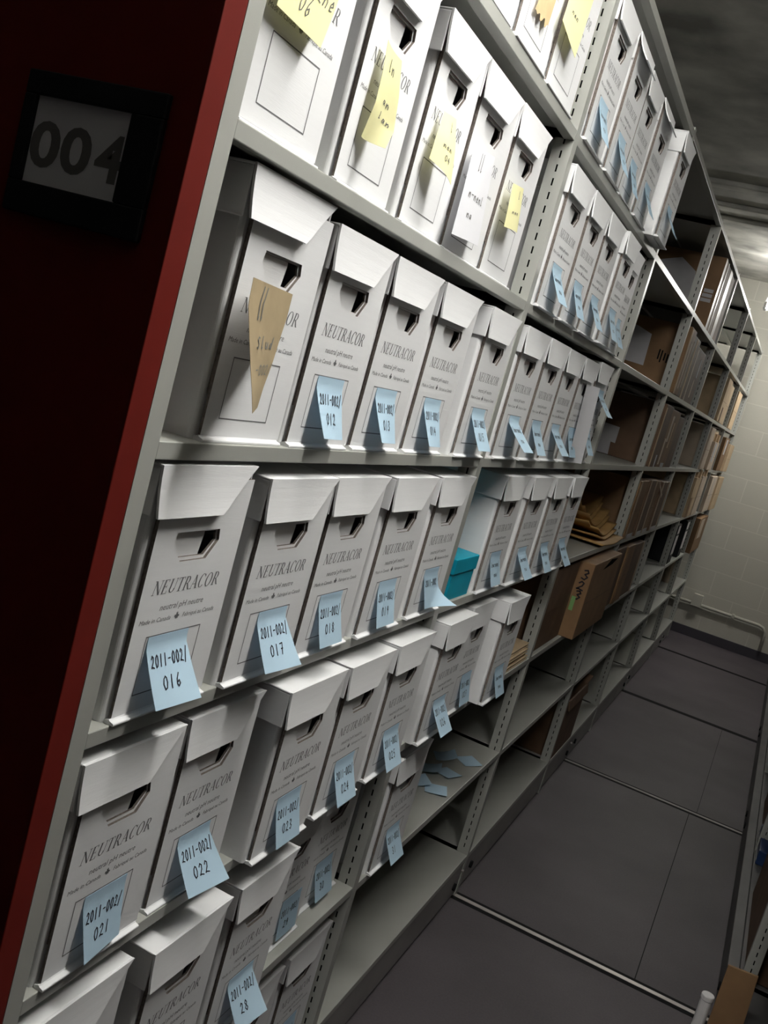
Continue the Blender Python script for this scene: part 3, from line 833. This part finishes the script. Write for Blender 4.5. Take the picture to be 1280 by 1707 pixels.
# ------------------------------------------------------------------ cartons and parcels deeper in the range
def carton(label, x0, x1, y0, y1, z0, z1, m=M_CARTON, group=None, flaps=False, tape=None, extra=None, yaw=0.0, name='carton', cat='carton'):
    t = thing(name, label, cat, ((x0 + x1) / 2, (y0 + y1) / 2, z0), yaw, group)
    hx, hy, h = (x1 - x0) / 2, (y1 - y0) / 2, z1 - z0
    b = MB()
    if flaps:
        tt = .004
        b.box(-hx, hx, -hy, hy, 0, tt, m)
        b.box(-hx, -hx + tt, -hy, hy, tt, h, m); b.box(hx - tt, hx, -hy, hy, tt, h, m)
        b.box(-hx + tt, hx - tt, -hy, -hy + tt, tt, h, m); b.box(-hx + tt, hx - tt, hy - tt, hy, tt, h, m)
    else:
        b.box(-hx, hx, -hy, hy, 0, h, m)
    b.build('body', t, 0.003)
    if flaps:
        f = MB(); f.face([(hx, -hy, h), (hx, hy, h), (hx + .008, hy, h - .04), (hx + .008, -hy, h - .04)], m)
        o = f.build('flap', t); s = o.modifiers.new('board', 'SOLIDIFY'); s.thickness = .004
        f = MB(); f.face([(-hx + .02, hy, h), (hx, hy, h), (hx + .01, hy + .03, h + .035), (-hx + .02, hy + .03, h + .035)], m)
        o = f.build('flap', t); s = o.modifiers.new('board', 'SOLIDIFY'); s.thickness = .004
    else:
        s = MB(); s.box(hx - .0005, hx + .0004, -hy * .999, hy * .999, h * .47, h * .47 + .0015, M_CARTOND); s.build('flap_seam', t)
    for (u0, u1, v0, v1, mm) in (tape or []):       # strips on the aisle face, fractions of width and height
        s = MB(); s.box(hx, hx + .0014, -hy + 2 * hy * u0, -hy + 2 * hy * u1, h * v0, h * v1, mm); s.build('tape_strip', t, .0005)
    if extra:
        extra(t, hx, hy, h)
    return t

# third bay, fifth row: the marked carton that sticks out over the shelf
def scribble(t, hx, hy, h):
    c = MB()
    rows = [('3', 2 * hx - .037, .060, .034, .034), ('2', 2 * hx - .042, .098, .034, .030), ('3', 2 * hx - .042, .132, .034, .030)]
    for q in hand_lines(rows, .005):
        c.face([(-hx + u, -hy - .0006, h - v) for u, v in q], M_PEN)
    c.build('marker_writing', t)
    s = MB(); s.box(hx - .045, hx - .031, -hy - .001, -hy, h - .175, h - .125, M_GREEN); s.build('green_sticker', t)
    s = MB(); s.prism([(-hy + .19, h - .035), (-hy + .36, h - .028), (-hy + .46, h - .012), (-hy + .32, h - .006)], 'x', hx - .0005, hx + .0006, M_SHADE_PRINT); s.build('hand_slot', t)  # near-black patch on the face paints the shade in the slot
carton('brown carton marked in black pen with a green sticker, jutting out of the third bay', -.34, .037, 2.557, 3.10, Z[5], 1.072, M_CARTON, extra=scribble)
carton('plain brown carton between the third post and the marked jutting carton', -.37, -.012, 2.16, 2.548, Z[5], 1.070, M_CARTOND)

# fourth bay
def s1_paper(t, hx, hy, h):
    pts = [(-.30, 2.16), (-.30, 2.262), (-.250, 2.279), (-.182, 2.300), (-.110, 2.254), (-.104, 2.208), (-.098, 2.153), (-.118, 2.10)]
    cx = t.location.x
    c = MB(); c.prism([(a - cx, z - t.location.z) for a, z in pts][::-1], 'y', -hy - .0012, -hy - .0002, M_PAPERG); c.build('paper_sheet', t)
    for k in range(3):
        c = MB(); c.box(hx - .056 + .002 * k, hx - .012, -hy - .0008, -hy, .105 + .020 * k, .120 + .020 * k, M_PAPERG); c.build('address_label', t)
carton('glossy wrapped brown carton filling the top row of the fourth bay', -.36, -.002, 3.66, 4.18, Z[1], 2.335, M_CARTON, tape=[(.0, .1, .0, 1., M_TAPE), (.22, .27, .0, 1., M_TAPE), (.5, .7, .0, 1., M_TAPE)], extra=s1_paper)
def s2_paper(t, hx, hy, h):
    cx = t.location.x; z0 = t.location.z
    pts = [(-.25, 1.80), (-.25, 1.945), (-.205, 1.942), (-.143, 1.921), (-.139, 1.794)]
    c = MB(); c.prism([(a - cx, z - z0) for a, z in pts][::-1], 'y', -hy - .0012, -hy - .0002, M_PAPERG); c.build('paper_sheet', t)
    c = MB()
    for a, zz, l in ((-.096, 1.832, .04), (-.085, 1.822, .048), (-.072, 1.832, .03), (-.06, 1.825, .035)):
        c.face([(a - cx, -hy - .0006, zz - z0), (a + .006 - cx, -hy - .0006, zz - z0), (a + .006 - cx, -hy - .0006, zz + l - z0), (a - cx, -hy - .0006, zz + l - z0)], M_SHADE_PRINT)
    c.build('printed_bars', t)
carton('brown parcel printed with dark bars, second row of the fourth bay', -.34, .004, 3.285, 3.44, Z[2], 1.985, M_CARTON, 'wrapped parcels in the fourth bay', tape=[(.05, .3, 0, .97, M_BEIGE), (.55, .7, .1, .8, M_PINKISH)], extra=s2_paper, name='parcel', cat='parcel')
carton('taped brown parcel beside the bar-printed one, second row of the fourth bay', -.34, .0, 3.45, 3.68, Z[2], 1.975, M_CARTOND, 'wrapped parcels in the fourth bay', tape=[(.1, .16, .15, .9, M_PINKISH), (.45, .6, 0, .98, M_BEIGE)], name='parcel', cat='parcel')
carton('shiny brown parcel nearest the fifth post, second row of the fourth bay', -.34, -.002, 3.69, 4.02, Z[2], 1.955, M_CARTOND, 'wrapped parcels in the fourth bay', tape=[(.5, .56, .1, .45, M_PINKISH), (.62, .7, .5, .85, M_PAPERG), (.0, .1, .0, .95, M_TAPE)], name='parcel', cat='parcel')
def s3_paper(t, hx, hy, h):
    cx = t.location.x; z0 = t.location.z
    pts = [(-.26, 1.385), (-.26, 1.538), (-.206, 1.536), (-.152, 1.533), (-.152, 1.466), (-.171, 1.468), (-.167, 1.4155)]
    pts = [(a, max(z, 1.4145)) for a, z in pts]
    c = MB(); c.prism([(a - cx, z - z0) for a, z in pts][::-1], 'y', -hy - .0012, -hy - .0002, M_PAPERG); c.build('paper_sheet', t)
carton('dark brown parcel with paper stuck on its end, third row of the fourth bay', -.34, .002, 3.285, 3.50, Z[3], 1.672, M_CARTOND, 'wrapped parcels in the fourth bay', tape=[(.0, .12, 0, .95, M_BEIGE), (.6, .72, 0, .2, M_PAPERG)], extra=s3_paper, name='parcel', cat='parcel')
carton('brown parcel with torn white strips, third row of the fourth bay', -.34, .0, 3.51, 3.80, Z[3], 1.665, M_CARTON, 'wrapped parcels in the fourth bay', tape=[(.25, .4, .45, .9, M_PINKISH), (.1, .2, .05, .5, M_PINKISH), (.55, .62, .35, .8, M_BEIGE), (.45, .75, 0, .08, M_PAPERG)], name='parcel', cat='parcel')
carton('plain brown parcel at the end of the third row, fourth bay', -.34, -.004, 3.81, 4.03, Z[3], 1.65, M_CARTOND, 'wrapped parcels in the fourth bay', name='parcel', cat='parcel')
for k, (y0, y1, zt, m) in enumerate(((3.24, 3.47, 1.352, M_CARTON), (3.48, 3.68, 1.355, M_CARTOND), (3.69, 3.88, 1.35, M_CARTON), (3.89, 4.17, 1.345, M_CARTOND))):
    carton('%s plastic wrapped brown parcel in the fourth row of the fourth bay' % ('first', 'second', 'third', 'last')[k], -.34, .002 + .004 * (k % 2), y0, y1, Z[4], zt, m, 'wrapped parcels in the fourth bay', tape=[(.1, .25, 0, 1, M_TAPE), (.2, .9, 0, .07, M_PAPERG)] + ([(.85, .97, 0, 1., M_TAPE)] if k == 3 else []), name='parcel', cat='parcel')
# loose tape tail across the fourth row
b = MB(); b.prism([(3.72, 1.350), (3.735, 1.352), (3.96, 1.285), (3.95, 1.27)], 'x', .010, .0115, M_PINKISH)
tag(b.build('tape_tail'), 'loose pale tape tail across the parcels under the fourth row shelf edge', 'tape')
for k, (y0, y1, zt, m) in enumerate(((3.24, 3.46, 1.062, M_CARTOND), (3.47, 3.67, 1.06, M_CARTON), (3.68, 4.0, 1.05, M_CARTOND))):
    carton('%s brown parcel in the fifth row of the fourth bay' % ('first', 'middle', 'last')[k], -.34, .0 + .006 * (k % 2), y0, y1, Z[5], zt, m, 'wrapped parcels in the fourth bay', tape=[(.85, .98, 0, 1, M_TAPE)] if k > 1 else [(.1, .3, 0, 1, M_CARTON)], name='parcel', cat='parcel')
carton('small brown carton with open flaps on the bottom shelf, fourth bay', -.30, -.002, 3.235, 3.62, Z[7], .40, M_CARTOND, flaps=True)

# curled brown envelopes piled in the third bay, fourth row
for k in range(7):
    x0, x1 = -.30 + .012 * (k % 3), .012 - .02 * k - .01 * (k % 2)
    y0, y1 = 2.72 + .03 * (k % 3), 3.16 - .025 * (k % 2)
    amp, base = .010 + .011 * k, .0015 + .011 * k
    b = MB(); g = {}
    for i in range(13):
        for j in range(5):
            a = i / 12
            g[i, j] = len(b.v)
            b.v.append((x1 + (x0 - x1) * j / 4, y0 + (y1 - y0) * a, Z[4] + base + amp * (abs(2 * a - 1) ** 1.7) * (.35 + .65 * (1 - j / 4) if k % 2 else 1.0) + .0015 * math.sin(7 * a + k)))
    kk = b.mi(M_ENV)
    for i in range(12):
        for j in range(4):
            b.f.append((g[i, j], g[i + 1, j], g[i + 1, j + 1], g[i, j + 1])); b.m.append(kk)
    o = b.build('envelope', smooth=True)
    s = o.modifiers.new('filled', 'SOLIDIFY'); s.thickness = .006; s.offset = 1
    tag(o, 'curled brown envelope, number %s from the bottom of the pile in the third bay' % ('one', 'two', 'three', 'four', 'five', 'six', 'seven')[k], 'envelope', 'envelopes piled in the third bay')

# sixth bay
GB = 'boards and parcels in the two far bays'
def parcel(label, y0, y1, z0, z1, m, x1=.0, tape=None, x0=-.34, extra=None):
    return carton(label, x0, x1, y0, y1, z0, z1, m, GB, tape=tape, name='parcel', cat='parcel', extra=extra)
parcel('beige wrapped board parcel in the second row of the sixth bay', 5.50, 5.78, Z[2], 1.985, M_BEIGE, .004, [(.4, .6, .02, .35, M_CARTOND)])
parcel('second beige parcel in the second row of the sixth bay', 5.80, 6.05, Z[2], 1.97, M_BEIGE, .0)
parcel('beige parcel in the second row of the seventh bay', 6.50, 6.85, Z[2], 1.985, M_BEIGE, .004)
parcel('pale board parcel in the third row of the sixth bay', 5.42, 5.66, Z[3], 1.675, M_PINKISH, .006)
def tissue(t, hx, hy, h):
    b = MB(); random.seed(3)
    for k in range(5):
        y = -hy + .06 * k; b.prism([(y, h), (y + .07, h), (y + .06, h + .045 + .02 * (k % 2)), (y + .02, h + .05)], 'x', hx - .09 - .01 * k, hx - .02 + .012 * (k % 3), M_BEIGE)
    b.build('crumpled_tissue', t)
parcel('short pale parcel topped with crumpled tissue, third row of the sixth bay', 5.82, 6.15, Z[3], 1.60, M_PINKISH, .012, [(.2, .5, .3, .95, M_PAPERG)], extra=tissue)
parcel('brown parcel with white label, third row of the seventh bay', 6.48, 6.85, Z[3], 1.655, M_CARTON, .02, [(.3, .6, .5, .95, M_PAPERG)])
parcel('tissue-wrapped tan parcel at the far end of the third row', 6.9, 7.3, Z[3], 1.62, M_BEIGE, .035)
parcel('orange brown parcel in the fourth row of the sixth bay', 5.45, 5.75, Z[4], 1.36, M_BEIGE, .008, [(.0, .35, 0, .5, M_CARTON)], extra=tissue)
parcel('pale narrow parcel in the fourth row of the sixth bay', 5.79, 6.1, Z[4], 1.37, M_PINKISH, .010, extra=tissue)
parcel('beige parcel stack in the fourth row of the seventh bay', 6.46, 6.9, Z[4], 1.37, M_PINKISH, .02, [(.4, .46, .35, .95, M_PAPERG)])
parcel('brown beige parcel at the far end of the fourth row', 6.95, 7.4, Z[4], 1.365, M_BEIGE, .03)
for k, y in enumerate((5.46, 5.98)):
    t = thing('binder', '%s black and white binder in the fifth row of the sixth bay' % ('first', 'second')[k], 'binder', (-.005, y, Z[5]), 0, 'binders in the sixth bay')
    b = MB(); b.box(-.28, 0, 0, .16, 0, .255, M_BLACKP); b.build('cover', t, .006)
    b = MB(); b.box(0, .0012, .02, .14, .06, .18, M_WHITEP); b.build('spine_label', t)
    b = MB(); b.box(0, .0012, .03, .12, .195, .245, M_WHITEP); b.build('title_label', t)
parcel('mottled brown carton at the far end of the fifth row, sticking out', 6.48, 7.1, Z[5], 1.06, M_CARTON, .03, [(.2, .6, .4, .95, M_PINKISH)])
# a bundle seen low through the sixth bay
t = thing('paper_roll', 'short pale paper roll standing on the bottom shelf of the far bay', 'paper roll', (-.10, 6.95, Z[6]))
b = MB(); b.tube([(0, 0, 0), (0, 0, .2)], .04, M_PINKISH, 20); b.build('roll', t, .003, smooth=False)

# ------------------------------------------------------------------ things along the opposite range
t = thing('plastic_tube', 'white plastic tube standing on the floor beside the opposite range', 'tube', (0.755, 1.90, 0.003))
b = MB(); b.tube([(0, 0, 0), (0, 0, .17)], .0155, M_WHITEP, 20); b.build('pipe', t, smooth=False)
b = MB(); b.tube([(0, 0, .168), (0, 0, .18), (0, 0, .184)], .0168, M_WHITEP, 20); b.build('end_cap', t, .003)
b = MB(); b.prism([(.776, .004), (.862, .004), (.850, .292), (.775, .287)], 'y', 1.895, 1.903, M_CARTON)
tag(b.build('cardboard_sheet', None, .001), 'brown cardboard sheet standing on the floor against the opposite range', 'cardboard sheet')
t = thing('binder', 'navy binder lying on the bottom shelf of the opposite range', 'binder', (AISLE + .04, 3.05, Z[7] + .001))
b = MB(); b.box(0, .26, 0, .3, 0, .055, M_NAVY); b.build('cover', t, .003)
b = MB(); b.box(-.0006, .0, .0, .3, .012, .018, M_WHITEP); b.build('page_edge', t)
carton('brown carton beyond the navy binder on the bottom shelf of the opposite range', AISLE + .05, AISLE + .36, 3.42, 3.8, Z[7] + .001, .40, M_CARTOND)
carton('dark brown carton nearest the camera on the bottom shelf of the opposite range', AISLE + .045, AISLE + .40, 2.17, 2.78, Z[7] + .001, .41, M_CARTOND)
